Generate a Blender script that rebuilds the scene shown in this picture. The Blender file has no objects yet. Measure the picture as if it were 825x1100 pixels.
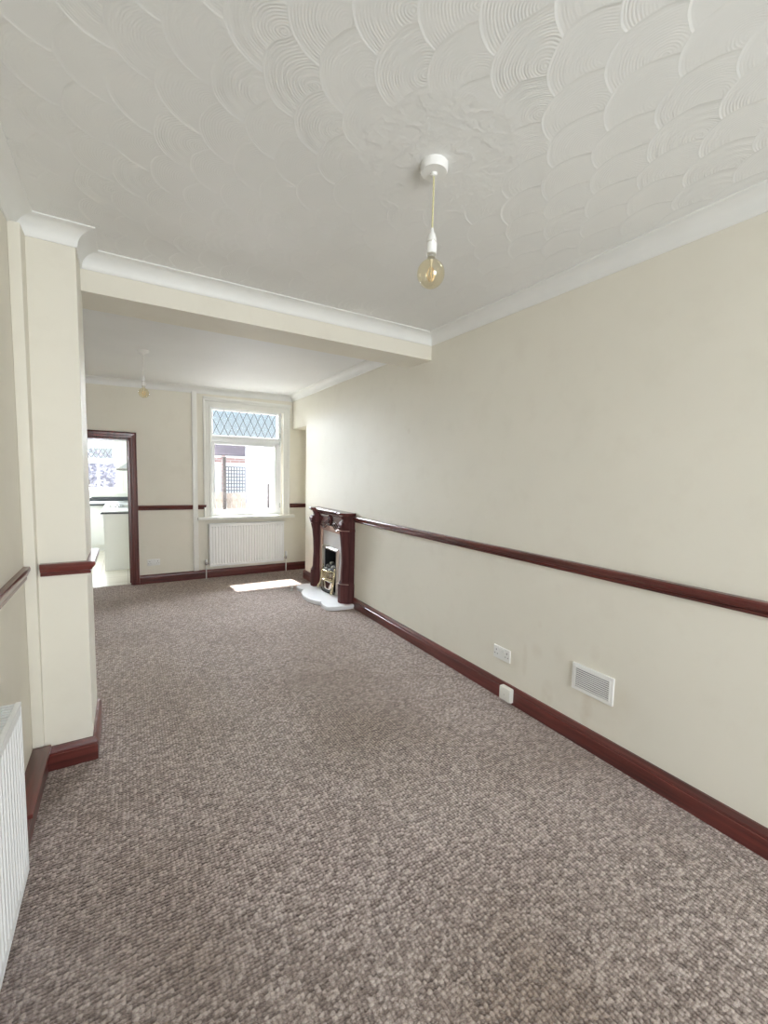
import bpy, bmesh, math, random
from mathutils import Vector, Matrix
random.seed(7)
PI = math.pi
scene = bpy.context.scene
COL = scene.collection

# ------------------------------------------------------------------ node helpers
class E:
    """tiny wrapper to write shader maths as expressions"""
    def __init__(s, nt, sock): s.nt = nt; s.s = sock
    def _m(s, op, *a):
        n = s.nt.nodes.new('ShaderNodeMath'); n.operation = op
        for i, v in enumerate((s,) + a):
            if isinstance(v, E): s.nt.links.new(v.s, n.inputs[i])
            else: n.inputs[i].default_value = v
        return E(s.nt, n.outputs[0])
    def __add__(s, o): return s._m('ADD', o)
    def __sub__(s, o): return s._m('SUBTRACT', o)
    def __mul__(s, o): return s._m('MULTIPLY', o)
    def __truediv__(s, o): return s._m('DIVIDE', o)
    def floor(s): return s._m('FLOOR')
    def sqrt(s): return s._m('SQRT')
    def max(s, o): return s._m('MAXIMUM', o)
    def min(s, o): return s._m('MINIMUM', o)
    def gt(s, o): return s._m('GREATER_THAN', o)
    def lt(s, o): return s._m('LESS_THAN', o)
    def sin(s): return s._m('SINE')
    def abs(s): return s._m('ABSOLUTE')
    def mod(s, o): return s._m('FLOORED_MODULO', o)
    def pow(s, o): return s._m('POWER', o)

def mix(a, b, f): return a + (b - a) * f

def new_mat(name):
    m = bpy.data.materials.new(name); m.use_nodes = True
    nt = m.node_tree; b = nt.nodes['Principled BSDF']
    return m, nt, b

def coords(nt, scale=(1, 1, 1)):
    tc = nt.nodes.new('ShaderNodeTexCoord'); mp = nt.nodes.new('ShaderNodeMapping')
    mp.inputs['Scale'].default_value = scale
    nt.links.new(tc.outputs['Object'], mp.inputs[0])
    return mp.outputs[0]

def noise(nt, vec, scale, detail=3, rough=.5):
    n = nt.nodes.new('ShaderNodeTexNoise')
    n.inputs['Scale'].default_value = scale; n.inputs['Detail'].default_value = detail
    n.inputs['Roughness'].default_value = rough
    nt.links.new(vec, n.inputs['Vector']); return n

def ramp(nt, sock, stops):
    r = nt.nodes.new('ShaderNodeValToRGB'); e = r.color_ramp.elements
    while len(e) < len(stops): e.new(.5)
    for x, (p, c) in zip(e, stops):
        x.position = p; x.color = tuple(c) + (1,)
    nt.links.new(sock, r.inputs[0]); return r.outputs[0]

def bump(nt, b, h, strength=.3, dist=.002):
    n = nt.nodes.new('ShaderNodeBump'); n.inputs['Strength'].default_value = strength
    n.inputs['Distance'].default_value = dist
    nt.links.new(h, n.inputs['Height']); nt.links.new(n.outputs[0], b.inputs['Normal']); return n

def mat(name, col, rough=.5, metal=0, var=.06, nscale=6, bstr=.0, bscale=60, coat=0, spec=.5):
    m, nt, b = new_mat(name)
    v = coords(nt)
    n = noise(nt, v, nscale)
    lo = [max(0, c * (1 - var)) for c in col]; hi = [min(1, c * (1 + var)) for c in col]
    nt.links.new(ramp(nt, n.outputs[0], [(.3, lo), (.7, hi)]), b.inputs['Base Color'])
    b.inputs['Roughness'].default_value = rough; b.inputs['Metallic'].default_value = metal
    b.inputs['Specular IOR Level'].default_value = spec
    if coat: b.inputs['Coat Weight'].default_value = coat; b.inputs['Coat Roughness'].default_value = .1
    if bstr: bump(nt, b, noise(nt, v, bscale, 4).outputs[0], bstr)
    return m

def glass_mat(name, tint=(1, 1, 1), refl=.06):
    m, nt, b = new_mat(name); nt.nodes.remove(b)
    out = nt.nodes['Material Output']
    t = nt.nodes.new('ShaderNodeBsdfTransparent'); t.inputs[0].default_value = tuple(tint) + (1,)
    g = nt.nodes.new('ShaderNodeBsdfGlossy'); g.inputs['Roughness'].default_value = .02
    lw = nt.nodes.new('ShaderNodeLayerWeight'); lw.inputs[0].default_value = .15
    k = E(nt, lw.outputs['Facing']) * .5 + refl
    mx = nt.nodes.new('ShaderNodeMixShader')
    nt.links.new(k.s, mx.inputs[0]); nt.links.new(t.outputs[0], mx.inputs[1]); nt.links.new(g.outputs[0], mx.inputs[2])
    nt.links.new(mx.outputs[0], out.inputs[0]); return m

# ------------------------------------------------------------------ materials
def wall_mat():
    m, nt, b = new_mat('cream_wall_paint')
    v = coords(nt)
    n1 = noise(nt, v, 1.3, 4); n2 = noise(nt, v, 5, 5, .6)
    base = ramp(nt, n1.outputs[0], [(.3, (.765, .735, .645)), (.7, (.80, .77, .68))])
    sm = ramp(nt, n2.outputs[0], [(.52, (0, 0, 0)), (.72, (1, 1, 1))])
    mx = nt.nodes.new('ShaderNodeMix'); mx.data_type = 'RGBA'
    nt.links.new((E(nt, sm) * .10).s, mx.inputs[0])
    nt.links.new(base, mx.inputs[6]); mx.inputs[7].default_value = (.55, .50, .40, 1)
    nt.links.new(mx.outputs[2], b.inputs['Base Color'])
    b.inputs['Roughness'].default_value = .6
    bump(nt, b, noise(nt, v, 45, 4).outputs[0], .12, .002)
    return m

def stained_wall_mat():
    """right-hand wall: same paint with the few grubby marks around the vent and socket"""
    m = wall_mat(); m.name = 'cream_wall_paint_marked'
    nt = m.node_tree; b = nt.nodes['Principled BSDF']
    src = b.inputs['Base Color'].links[0].from_socket
    tc = nt.nodes.new('ShaderNodeTexCoord'); sp = nt.nodes.new('ShaderNodeSeparateXYZ')
    nt.links.new(tc.outputs['Object'], sp.inputs[0])
    Y, Z = E(nt, sp.outputs[1]), E(nt, sp.outputs[2])
    nz = E(nt, noise(nt, tc.outputs['Object'], 14, 4).outputs[0])
    tot = None
    for (y, z, ry, rz, a) in [(1.36, .22, .05, .11, .55), (1.62, .19, .05, .10, .35), (1.71, .42, .05, .06, .2), (1.33, .56, .035, .06, .2),
                              (1.80, .33, .025, .12, .3), (1.70, .60, .02, .03, .15), (1.55, .46, .05, .07, .12), (3.2, 1.9, .03, .03, .25), (1.3, .3, .2, .2, .16)]:
        dy = (Y - y) * (1 / ry); dz = (Z - z) * (1 / rz)
        d = dy * dy + dz * dz
        w = ((d * -1 + 1.0).max(0)) * a
        tot = w if tot is None else tot.max(w)
    f = tot * (nz * 1.6 - .25).max(0)
    mx = nt.nodes.new('ShaderNodeMix'); mx.data_type = 'RGBA'
    nt.links.new(f.min(.6).s, mx.inputs[0]); nt.links.new(src, mx.inputs[6])
    mx.inputs[7].default_value = (.50, .41, .29, 1)
    nt.links.new(mx.outputs[2], b.inputs['Base Color'])
    return m

def artex_mat():
    m, nt, b = new_mat('artex_swirl_ceiling')
    tc = nt.nodes.new('ShaderNodeTexCoord'); sp = nt.nodes.new('ShaderNodeSeparateXYZ')
    nz0 = noise(nt, tc.outputs['Object'], 6, 2)
    nt.links.new(tc.outputs['Object'], sp.inputs[0])
    wob = (E(nt, nz0.outputs[0]) - .5) * .035
    X, Y = E(nt, sp.outputs[0]) + wob, E(nt, sp.outputs[1]) + wob
    r, sx, sy = .150, .128, .215
    def white(a, bb):
        c = nt.nodes.new('ShaderNodeCombineXYZ'); nt.links.new(a.s, c.inputs[0])
        if isinstance(bb, E): nt.links.new(bb.s, c.inputs[1])
        else: c.inputs[1].default_value = bb
        w = nt.nodes.new('ShaderNodeTexWhiteNoise'); w.noise_dimensions = '2D'
        nt.links.new(c.outputs[0], w.inputs['Vector']); return E(nt, w.outputs['Value'])
    j0 = ((X + r) * (1 / sx)).floor()
    cands = []
    for k in range(3):
        j = j0 - float(k)
        dx = X - j * sx
        half = (dx * dx * -1 + r * r).max(0).sqrt()
        off = j.mod(2.0) * (sy / 2) + white(j, 3.3) * .06
        i = ((Y - off - half) * (-1 / sy)).floor() * -1.0
        dy = Y - off - i * sy
        d = (dx * dx + dy * dy).sqrt()
        inside = d.lt(r) * half.gt(0.001)
        cands.append((d, inside, white(i, j)))
    d, rnd, ins = cands[2][0], cands[2][2], cands[2][1]
    for c in (cands[1], cands[0]):
        d = mix(d, c[0], c[1]); rnd = mix(rnd, c[2], c[1]); ins = ins.max(c[1])
    t = (d * (1 / r)).min(1.0)
    rim = ((t - .90) * 10).max(0)
    rim = rim * rim
    nz = E(nt, noise(nt, tc.outputs['Object'], 9, 3).outputs[0])
    amp = ((nz - .34) * 5).max(0).min(1.0) * (rnd * .8 + .35)
    ridge = ((d * (2 * PI / .0085)).sin() * .5 + .5) * amp
    coarse = ((d * (2 * PI / .034)).sin() * .5 + .5) * rnd.gt(.72) * .7
    h = (t * .65 + rim * .9 + ridge * .32 + coarse * .45) * ins
    # hand-worked rosette round the light
    rx, ry = X - 1.006, Y - 1.358
    rr = (rx * rx + ry * ry).sqrt()
    msk = ((rr * -1 + .34) * 14).max(0).min(1.0)
    mpn = nt.nodes.new('ShaderNodeTexNoise'); mpn.inputs['Scale'].default_value = 13; mpn.inputs['Detail'].default_value = 5
    nt.links.new(tc.outputs['Object'], mpn.inputs['Vector'])
    rn = E(nt, mpn.outputs[0])
    strokes = ((rn - .5).abs() * -9 + 1).max(0)
    ringed = ((rr - .30).abs() * -30 + 1).max(0) * rn
    h = mix(h, strokes * 1.25 * rn + ringed * 1.0 + .35, msk)
    bump(nt, b, h.s, .52, .004)
    fine = noise(nt, tc.outputs['Object'], 2.2, 3)
    nt.links.new(ramp(nt, fine.outputs[0], [(.3, (.80, .805, .79)), (.7, (.84, .845, .83))]), b.inputs['Base Color'])
    b.inputs['Roughness'].default_value = .42
    return m

def carpet_mat():
    m, nt, b = new_mat('looped_brown_carpet')
    v = coords(nt, (1, 1.25, 1))
    vo = nt.nodes.new('ShaderNodeTexVoronoi'); vo.inputs['Scale'].default_value = 68
    vo.inputs['Randomness'].default_value = .42
    nt.links.new(v, vo.inputs['Vector'])
    sep = nt.nodes.new('ShaderNodeSeparateColor'); nt.links.new(vo.outputs['Color'], sep.inputs[0])
    v0 = coords(nt)
    big = noise(nt, v0, 1.1, 3); mid = noise(nt, v0, 85, 2); hi = noise(nt, v0, 300, 2)
    k = E(nt, sep.outputs[0]) * .20 + E(nt, mid.outputs[0]) * .42 + E(nt, hi.outputs[0]) * .38 - E(nt, vo.outputs['Distance']) * .22 + .08  # gaps between loops darkened in the colour as painted shade
    colr = ramp(nt, k.s, [(.32, (.066, .043, .035)), (.42, (.19, .143, .124)), (.52, (.37, .302, .270)), (.62, (.68, .60, .555))])
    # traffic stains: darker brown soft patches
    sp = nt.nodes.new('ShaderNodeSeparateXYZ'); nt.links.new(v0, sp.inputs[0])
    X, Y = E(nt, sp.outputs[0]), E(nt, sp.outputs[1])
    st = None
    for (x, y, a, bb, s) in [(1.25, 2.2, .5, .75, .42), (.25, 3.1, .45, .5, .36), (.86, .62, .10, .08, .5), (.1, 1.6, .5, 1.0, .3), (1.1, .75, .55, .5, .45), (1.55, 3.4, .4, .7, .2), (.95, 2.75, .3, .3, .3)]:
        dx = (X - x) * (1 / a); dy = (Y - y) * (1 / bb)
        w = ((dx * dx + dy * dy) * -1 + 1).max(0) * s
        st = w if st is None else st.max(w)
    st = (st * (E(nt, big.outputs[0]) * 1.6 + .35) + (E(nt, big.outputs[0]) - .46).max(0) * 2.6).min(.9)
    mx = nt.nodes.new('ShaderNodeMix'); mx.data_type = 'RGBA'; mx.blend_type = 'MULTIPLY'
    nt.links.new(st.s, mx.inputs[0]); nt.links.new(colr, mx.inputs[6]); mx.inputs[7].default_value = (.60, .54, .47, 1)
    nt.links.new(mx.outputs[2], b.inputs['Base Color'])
    b.inputs['Roughness'].default_value = .95
    b.inputs['Sheen Weight'].default_value = .6; b.inputs['Sheen Tint'].default_value = (1, .86, .78, 1); b.inputs['Sheen Roughness'].default_value = .45
    h = E(nt, vo.outputs['Distance']) * -1.0 + E(nt, hi.outputs[0]) * .35
    bump(nt, b, h.s, 1.0, .014)
    return m

def wood_mat(name='mahogany_wood', dark=(.055, .012, .010), light=(.17, .035, .028), rough=.28, axis='Y', coat=.5, spec=.5):
    m, nt, b = new_mat(name); b.inputs['Specular IOR Level'].default_value = spec
    sc = {'X': (.8, 14, 14), 'Y': (14, .8, 14), 'Z': (14, 14, .8)}[axis]
    v = coords(nt, sc)
    n = noise(nt, v, 2.2, 6, .62)
    nt.links.new(ramp(nt, n.outputs[0], [(.32, dark), (.5, [(a + c) / 2 for a, c in zip(dark, light)]), (.7, light)]), b.inputs['Base Color'])
    b.inputs['Roughness'].default_value = rough
    b.inputs['Coat Weight'].default_value = coat; b.inputs['Coat Roughness'].default_value = .22
    bump(nt, b, n.outputs[0], .06, .002)
    return m

def tile_mat():
    m, nt, b = new_mat('kitchen_floor_tile')
    v = coords(nt)
    br = nt.nodes.new('ShaderNodeTexBrick'); br.offset = 0
    br.inputs['Scale'].default_value = 1; br.inputs['Brick Width'].default_value = .33; br.inputs['Row Height'].default_value = .33
    br.inputs['Mortar Size'].default_value = .006
    br.inputs['Color1'].default_value = (.74, .70, .60, 1); br.inputs['Color2'].default_value = (.70, .66, .56, 1)
    br.inputs['Mortar'].default_value = (.52, .48, .4, 1)
    nt.links.new(v, br.inputs['Vector'])
    nt.links.new(br.outputs[0], b.inputs['Base Color']); b.inputs['Roughness'].default_value = .22
    return m

def roof_mat():
    m, nt, b = new_mat('slate_roof')
    v = coords(nt)
    br = nt.nodes.new('ShaderNodeTexBrick'); br.inputs['Scale'].default_value = 1
    br.inputs['Brick Width'].default_value = .4; br.inputs['Row Height'].default_value = .3
    br.inputs['Color1'].default_value = (.045, .04, .055, 1); br.inputs['Color2'].default_value = (.07, .062, .08, 1); br.inputs['Mortar'].default_value = (.03, .028, .035, 1)
    nt.links.new(v, br.inputs['Vector']); nt.links.new(br.outputs[0], b.inputs['Base Color']); b.inputs['Roughness'].default_value = .95; b.inputs['Specular IOR Level'].default_value = .03; return m

def brick_mat():
    m, nt, b = new_mat('pinkish_brick')
    v = coords(nt)
    tc = v
    br = nt.nodes.new('ShaderNodeTexBrick'); br.inputs['Scale'].default_value = 1
    br.inputs['Brick Width'].default_value = .5; br.inputs['Row Height'].default_value = .18
    br.inputs['Color1'].default_value = (.36, .20, .19, 1); br.inputs['Color2'].default_value = (.45, .30, .28, 1); br.inputs['Mortar'].default_value = (.5, .46, .44, 1)
    mp = nt.nodes.new('ShaderNodeMapping'); mp.inputs['Rotation'].default_value = (PI / 2, 0, 0)
    nt.links.new(v, mp.inputs[0]); nt.links.new(mp.outputs[0], br.inputs['Vector'])
    nt.links.new(br.outputs[0], b.inputs['Base Color']); b.inputs['Roughness'].default_value = .95; b.inputs['Specular IOR Level'].default_value = .03; return m

M = dict(
    wall=wall_mat(), wall_marked=stained_wall_mat(), artex=artex_mat(), carpet=carpet_mat(),
    ceil=mat('smooth_white_ceiling', (.83, .84, .84), .6, var=.02, nscale=2, bstr=.06, bscale=20),
    coving=mat('white_coving_paint', (.83, .835, .815), .5, var=.02),
    gloss=mat('white_gloss_paint', (.82, .82, .78), .3, var=.02),
    upvc=mat('white_plastic_frame', (.85, .87, .88), .3, var=.01),
    wood_y=wood_mat('mahogany_rail', axis='Y'), wood_x=wood_mat('mahogany_rail_across', axis='X'),
    wood_z=wood_mat('mahogany_upright', axis='Z'),
    oak=wood_mat('mahogany_surround', (.048, .017, .017), (.115, .042, .042), .6, 'Z', .0, .12),
    oak_y=wood_mat('mahogany_surround_across', (.05, .014, .013), (.15, .036, .034), .2, 'Y'),
    slip=wood_mat('pale_timber_slip', (.42, .27, .21), (.58, .40, .33), .35, 'Z'),
    slip_y=wood_mat('pale_timber_slip_across', (.40, .25, .20), (.55, .37, .31), .3, 'Y'),
    rad=mat('radiator_enamel', (.84, .85, .85), .3, var=.01),
    plastic=mat('white_plastic', (.84, .84, .82), .35, var=.01),
    cream_plastic=mat('cream_plastic', (.80, .79, .73), .4, var=.02),
    dark=mat('dark_slot', (.03, .03, .03), .5),
    marble=mat('white_marble', (.86, .87, .89), .12, var=.03, nscale=5),
    brass=mat('polished_brass', (.76, .69, .48), .22, 1, var=.08),
    silver=mat('brushed_silver', (.66, .65, .60), .3, 1, var=.05),
    chrome=mat('polished_chrome', (.75, .76, .78), .1, 1, var=.02),
    soot=mat('black_firebox', (.02, .02, .022), .8, var=.2),
    coal=mat('grey_coal', (.10, .10, .11), .85, var=.6, nscale=30, bstr=.5, bscale=60),
    ash=mat('pale_ash_coal', (.42, .42, .42), .85, var=.4, nscale=30, bstr=.5, bscale=60),
    tile=tile_mat(),
    kwall=mat('pale_kitchen_wall', (.82, .825, .76), .5, var=.02),
    unit=mat('white_kitchen_unit', (.83, .83, .80), .3, var=.01),
    worktop=mat('white_worktop', (.82, .84, .86), .15, var=.03),
    blackedge=mat('black_worktop_edge', (.04, .045, .05), .25),
    steel=mat('stainless_steel', (.6, .62, .63), .25, 1, var=.04),
    hob=mat('black_glass_hob', (.12, .13, .15), .08),
    glass=glass_mat('window_glass'), lead=mat('lead_came', (.04, .045, .05), .9, spec=.05),
    bulb=glass_mat('amber_bulb_glass', (.975, .93, .79), .09),
    filament=mat('bulb_filament', (.85, .62, .36), .35, .6), stem=mat('bulb_stem_glass', (.85, .80, .66), .2),
    flex=mat('gold_braided_flex', (.62, .58, .34), .6, var=.15, nscale=200),
    whiteflex=mat('white_flex', (.7, .7, .68), .5),
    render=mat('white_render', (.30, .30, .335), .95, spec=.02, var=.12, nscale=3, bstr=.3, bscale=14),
    block=mat('grey_blockwork', (.20, .20, .25), .95, spec=.02, var=.2, nscale=4),
    housewall=mat('white_house_paint', (.8, .8, .82), .95, spec=.02, var=.05),
    yard=mat('dark_yard_paving', (.44, .435, .43), .85, var=.1, nscale=3),
    fence=mat('weathered_timber', (.30, .25, .22), .9, spec=.03, var=.2, nscale=9),
    post=mat('grey_timber_post', (.07, .06, .06), .9, spec=.03, var=.2, nscale=9),
    trellis=mat('grey_trellis', (.09, .095, .11), .9, spec=.03, var=.1),
    roof=roof_mat(), brick=brick_mat(),
    bead=mat('worn_gilt_bead', (.42, .28, .24), .3),
    leaf=mat('pale_leaves', (.20, .20, .24), .9, spec=.03, var=.35, nscale=5),
)

# ------------------------------------------------------------------ mesh helpers
class MB:
    def __init__(s): s.bm = bmesh.new()
    def face(s, pts):
        try: s.bm.faces.new([s.bm.verts.new(p) for p in pts])
        except ValueError: pass
        return s
    def box(s, x0, x1, y0, y1, z0, z1, bev=0):
        vs = [s.bm.verts.new((x, y, z)) for x in (x0, x1) for y in (y0, y1) for z in (z0, z1)]
        fs = [(0, 1, 3, 2), (4, 6, 7, 5), (0, 4, 5, 1), (2, 3, 7, 6), (0, 2, 6, 4), (1, 5, 7, 3)]
        faces = [s.bm.faces.new([vs[i] for i in f]) for f in fs]
        if bev:
            es = list({e for f in faces for e in f.edges})
            bmesh.ops.bevel(s.bm, geom=es, offset=bev, segments=2, affect='EDGES', profile=.6)
        return s
    def prism(s, poly, frame, a, b):
        """poly: list of (u,v); frame(u,v,t)->xyz; extruded from t=a to t=b (a,b numbers or functions of (u,v))"""
        fa = a if callable(a) else (lambda u, v: a); fb = b if callable(b) else (lambda u, v: b)
        A = [s.bm.verts.new(frame(u, v, fa(u, v))) for u, v in poly]; B = [s.bm.verts.new(frame(u, v, fb(u, v))) for u, v in poly]
        n = len(poly)
        s.bm.faces.new(A); s.bm.faces.new(B[::-1])
        for i in range(n): s.bm.faces.new([A[i], B[i], B[(i + 1) % n], A[(i + 1) % n]])
        return s
    def loft(s, rings, cap=True):
        R = [[s.bm.verts.new(p) for p in r] for r in rings]
        n = len(R[0])
        for a, b in zip(R, R[1:]):
            for i in range(n): s.bm.faces.new([a[i], a[(i + 1) % n], b[(i + 1) % n], b[i]])
        if cap: s.bm.faces.new(R[0][::-1]); s.bm.faces.new(R[-1])
        return s
    def lathe(s, prof, c, n=24, axis='Z', cap=True):
        rings = []
        for r, h in prof:
            ring = []
            for k in range(n):
                a = 2 * PI * k / n; p, q = r * math.cos(a), r * math.sin(a)
                o = {'Z': (p, q, h), 'X': (h, p, q), 'Y': (q, h, p)}[axis]
                ring.append((c[0] + o[0], c[1] + o[1], c[2] + o[2]))
            rings.append(ring)
        return s.loft(rings, cap)
    def tube(s, pts, r, n=8):
        pts = [Vector(p) for p in pts]; rings = []
        for i, p in enumerate(pts):
            d = (pts[min(i + 1, len(pts) - 1)] - pts[max(i - 1, 0)]).normalized()
            u = d.orthogonal().normalized() if abs(d.z) < .99 else Vector((1, 0, 0))
            if i and rings: 
                u = (prev - d * prev.dot(d)).normalized()
            prev = u; w = d.cross(u)
            rr = r[i] if isinstance(r, (list, tuple)) else r
            rings.append([tuple(p + (u * math.cos(2 * PI * k / n) + w * math.sin(2 * PI * k / n)) * rr) for k in range(n)])
        return s.loft(rings)
    def blob(s, c, r, jit=.25, sq=(1, 1, 1), sub=2):
        g = bmesh.ops.create_icosphere(s.bm, subdivisions=sub, radius=1)
        for v in g['verts']:
            k = r * (1 + random.uniform(-jit, jit))
            v.co = Vector((c[0] + v.co.x * k * sq[0], c[1] + v.co.y * k * sq[1], c[2] + v.co.z * k * sq[2]))
        return s
    def build(s, name, material, parent=None, smooth=None, **props):
        bmesh.ops.recalc_face_normals(s.bm, faces=s.bm.faces[:])
        me = bpy.data.meshes.new(name); s.bm.to_mesh(me); s.bm.free()
        me.materials.append(material)
        if smooth is not None:
            for p in me.polygons: p.use_smooth = True
            me.set_sharp_from_angle(angle=math.radians(smooth))
        o = bpy.data.objects.new(name, me); COL.objects.link(o)
        if parent:
            o.parent = parent
            o.matrix_parent_inverse = Matrix.Translation(-parent_loc(parent))
        for k, v in props.items(): o[k] = v
        return o

def parent_loc(o):
    v = Vector(o.location)
    if o.parent is not None:
        # meshes sit at identity in world; only the root empty is moved
        return Vector((0, 0, 0))
    return v

def thing(name, loc, label, category, group=None):
    o = bpy.data.objects.new(name, None); COL.objects.link(o); o.location = loc
    o.empty_display_size = .1
    o['label'] = label; o['category'] = category
    if group: o['group'] = group
    return o
def tag(o, label, category, group=None):
    o['label'] = label; o['category'] = category
    if group: o['group'] = group
    return o
def struct(mb, name, material, smooth=None, parent=None):
    if parent: return mb.build(name, material, parent, smooth)
    return mb.build(name, material, None, smooth, kind='structure')

def wall_xz(mb, x0, x1, z0, z1, y0, y1, holes):
    """wall lying in x/z between y0 and y1 with rectangular holes (hx0,hx1,hz0,hz1), reveals included"""
    xs = sorted({x0, x1, *[h[0] for h in holes], *[h[1] for h in holes]}); zs = sorted({z0, z1, *[h[2] for h in holes], *[h[3] for h in holes]})
    inh = lambda x, z: any(h[0] < x < h[1] and h[2] < z < h[3] for h in holes)
    for a, b in zip(xs, xs[1:]):
        for c, d in zip(zs, zs[1:]):
            if inh((a + b) / 2, (c + d) / 2): continue
            for y in (y0, y1): mb.face([(a, y, c), (b, y, c), (b, y, d), (a, y, d)])
    for (a, b, c, d) in holes + [(x0, x1, z0, z1)]:
        mb.face([(a, y0, c), (a, y1, c), (a, y1, d), (a, y0, d)]); mb.face([(b, y0, c), (b, y1, c), (b, y1, d), (b, y0, d)])
        mb.face([(a, y0, c), (b, y0, c), (b, y1, c), (a, y1, c)]); mb.face([(a, y0, d), (b, y0, d), (b, y1, d), (a, y1, d)])
    bmesh.ops.remove_doubles(mb.bm, verts=mb.bm.verts[:], dist=1e-5)
    return mb

# ------------------------------------------------------------------ dimensions (metres)
W = 2.185            # right wall plane
L = -.418             # left wall plane of the front part
D = 6.34             # back wall plane
H = 2.65             # ceiling
YF = -2.3            # front wall (behind the camera)
PX, PY0, PY1 = -.176, 2.562, 2.98    # left pier: right face, front face, rear face
BY0, BY1, BZ = 2.906, 3.216, 2.454   # beam
RL = -1.0            # left wall of the rear part
def lean(z): return PY0 + .037 * z   # the old pier leans a little

# ------------------------------------------------------------------ shell
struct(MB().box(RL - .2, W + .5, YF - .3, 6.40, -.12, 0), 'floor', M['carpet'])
struct(MB().box(L - .3, W + .3, YF - .3, BY0 + .05, H, H + .15), 'ceiling', M['artex'])
cz = lambda x: H - .020 * (W - x)
cb = MB(); cb.prism([(RL - .2, 2.79), (W + .5, 2.80), (W + .5, cz(W + .5)), (RL - .2, cz(RL - .2))], lambda u, v, t: (u, t, v), BY0 + .06, D + .05)
struct(cb, 'ceiling_back', M['ceil'])
# right wall with the recess of the fire
rw = MB()
for (y0, y1, z0, z1) in [(YF - .3, 4.62, 0, 2.8), (5.0, 5.75, 0, 2.8), (4.62, 5.0, .60, 2.8)]:
    rw.box(W, W + .36, y0, y1, z0, z1)
rw.box(W + .33, W + .36, 4.62, 5.0, 0, .6)
struct(rw, 'wall_right', M['wall_marked'])
al = MB().box(W + .36, W + .5, 5.75, D + .02, 0, 2.8); al.box(W, W + .36, 5.75, D, 2.165, 2.8)
struct(al, 'wall_alcove', M['wall'])
struct(MB().box(L - .2, L, YF - .3, 2.70, 0, 2.8), 'wall_left', M['wall'])
struct(MB().box(RL - .2, RL, 2.70, D + .02, 0, 2.8), 'wall_left_back', M['wall'])
pm = MB(); pm.prism([(RL - .1, 0), (PX, 0), (PX - .006, 2.8), (RL - .1, 2.8)], lambda u, v, t: (u, t, v), lambda u, v: lean(v), PY1)
struct(pm, 'wall_pier', M['wall'])
struct(MB().box(RL - .1, W + .1, BY0, BY1, BZ, 2.8), 'wall_beam', M['wall'])
WX0, WX1, WZ0, WZ1 = 1.0, 2.045, .865, 2.40
DX0, DX1, DZ = -.72, .056, 1.888
YO = 6.68
bw = MB(); wall_xz(bw, RL - .3, 2.75, -.2, 2.8, D, YO, [(WX0, WX1, WZ0, WZ1), (DX0, DX1, -.2, DZ)])
struct(bw, 'wall_back', M['wall'])
fw = MB(); wall_xz(fw, L - .3, W + .5, 0, 2.8, YF - .3, YF, [(.0, 1.85, .45, 2.3)])
struct(fw, 'wall_front', M['wall'])

# ------------------------------------------------------------------ coving
def cove_profile(p=.088, h=.082):
    pts = [(0, 0), (0, -h), (.006, -h)]
    for k in range(9):
        a = PI / 2 * k / 8
        pts.append((.010 + (p - .016) * (1 - math.cos(a)), -h + .006 + (h - .014) * math.sin(a)))
    pts += [(p - .006, -.008), (p, -.006), (p, 0)]
    return pts
CP = cove_profile()
mx = lambda u: u          # mitres use the profile's own depth
n_trim = [0]
def trim(mb, m, smooth=35):
    n_trim[0] += 1
    return struct(mb, 'trim_%d' % n_trim[0], m, smooth)
FR = lambda u, v, t: (W - u, t, H + v)
trim(MB().prism(CP, FR, YF, lambda u, v: BY0 - u), M['coving'])                                   # right wall, front part
trim(MB().prism(CP, lambda u, v, t: (L + u, t, H + v), YF, lambda u, v: lean(2.6) - u), M['coving'])     # left wall
trim(MB().prism(CP, lambda u, v, t: (t, lean(2.6) - u, H + v), lambda u, v: L + u, lambda u, v: PX - .006 + u), M['coving'])   # pier front
trim(MB().prism(CP, lambda u, v, t: (PX - .006 + u, t, H + v), lambda u, v: lean(2.6) - u, lambda u, v: BY0 - u), M['coving'])  # pier return
trim(MB().prism(CP, lambda u, v, t: (t, BY0 - u, H + v), lambda u, v: PX - .006 + u, lambda u, v: W - u), M['coving'])          # beam
trim(MB().prism(CP, FR, BY1, lambda u, v: D - u), M['coving'])                                    # right wall, rear part
CP2 = cove_profile(.075, .082)
trim(MB().prism(CP2, lambda u, v, t: (t, D - u, cz(t) + v), RL, lambda u, v: W - u), M['coving'])  # back wall

# ------------------------------------------------------------------ dado rails and skirtings
def dado_profile():
    return [(0, -.062), (.016, -.062), (.018, -.052), (.014, -.046), (.024, -.040), (.026, -.034), (.030, -.030), (.038, -.018), (.039, -.008), (.034, 0), (0, 0)]
def skirt_profile(h=.118, t=.022):
    return [(0, 0), (t, 0), (t, h - .040), (t - .003, h - .037), (t - .003, h - .032), (t + .001, h - .028), (t - .001, h - .016), (t - .008, h - .007), (t - .010, h), (0, h)]
DP, SP = dado_profile(), skirt_profile()
ZD = 1.034
trim(MB().prism(DP, lambda u, v, t: (W - u, t, ZD + v), YF, 4.205), M['wood_y'])
trim(MB().prism(DP, lambda u, v, t: (L + u * .68, t, ZD + v), YF, 2.545), M['wood_y'])
pier_y = lambda z: lean(z)
trim(MB().prism(DP, lambda u, v, t: (t, lean(ZD) - u, ZD + v), -.362, lambda u, v: PX - .002 + u), M['wood_x'])
trim(MB().prism(DP, lambda u, v, t: (PX - .002 + u, t, ZD + v), lambda u, v: lean(ZD) - u, PY1), M['wood_y'])
trim(MB().prism(DP, lambda u, v, t: (t, D - u, ZD + v), .132, .78), M['wood_x'])
trim(MB().prism(DP, lambda u, v, t: (t, D - u, ZD + v), .845, lambda u, v: .935 + u * .4), M['wood_x'])
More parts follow.
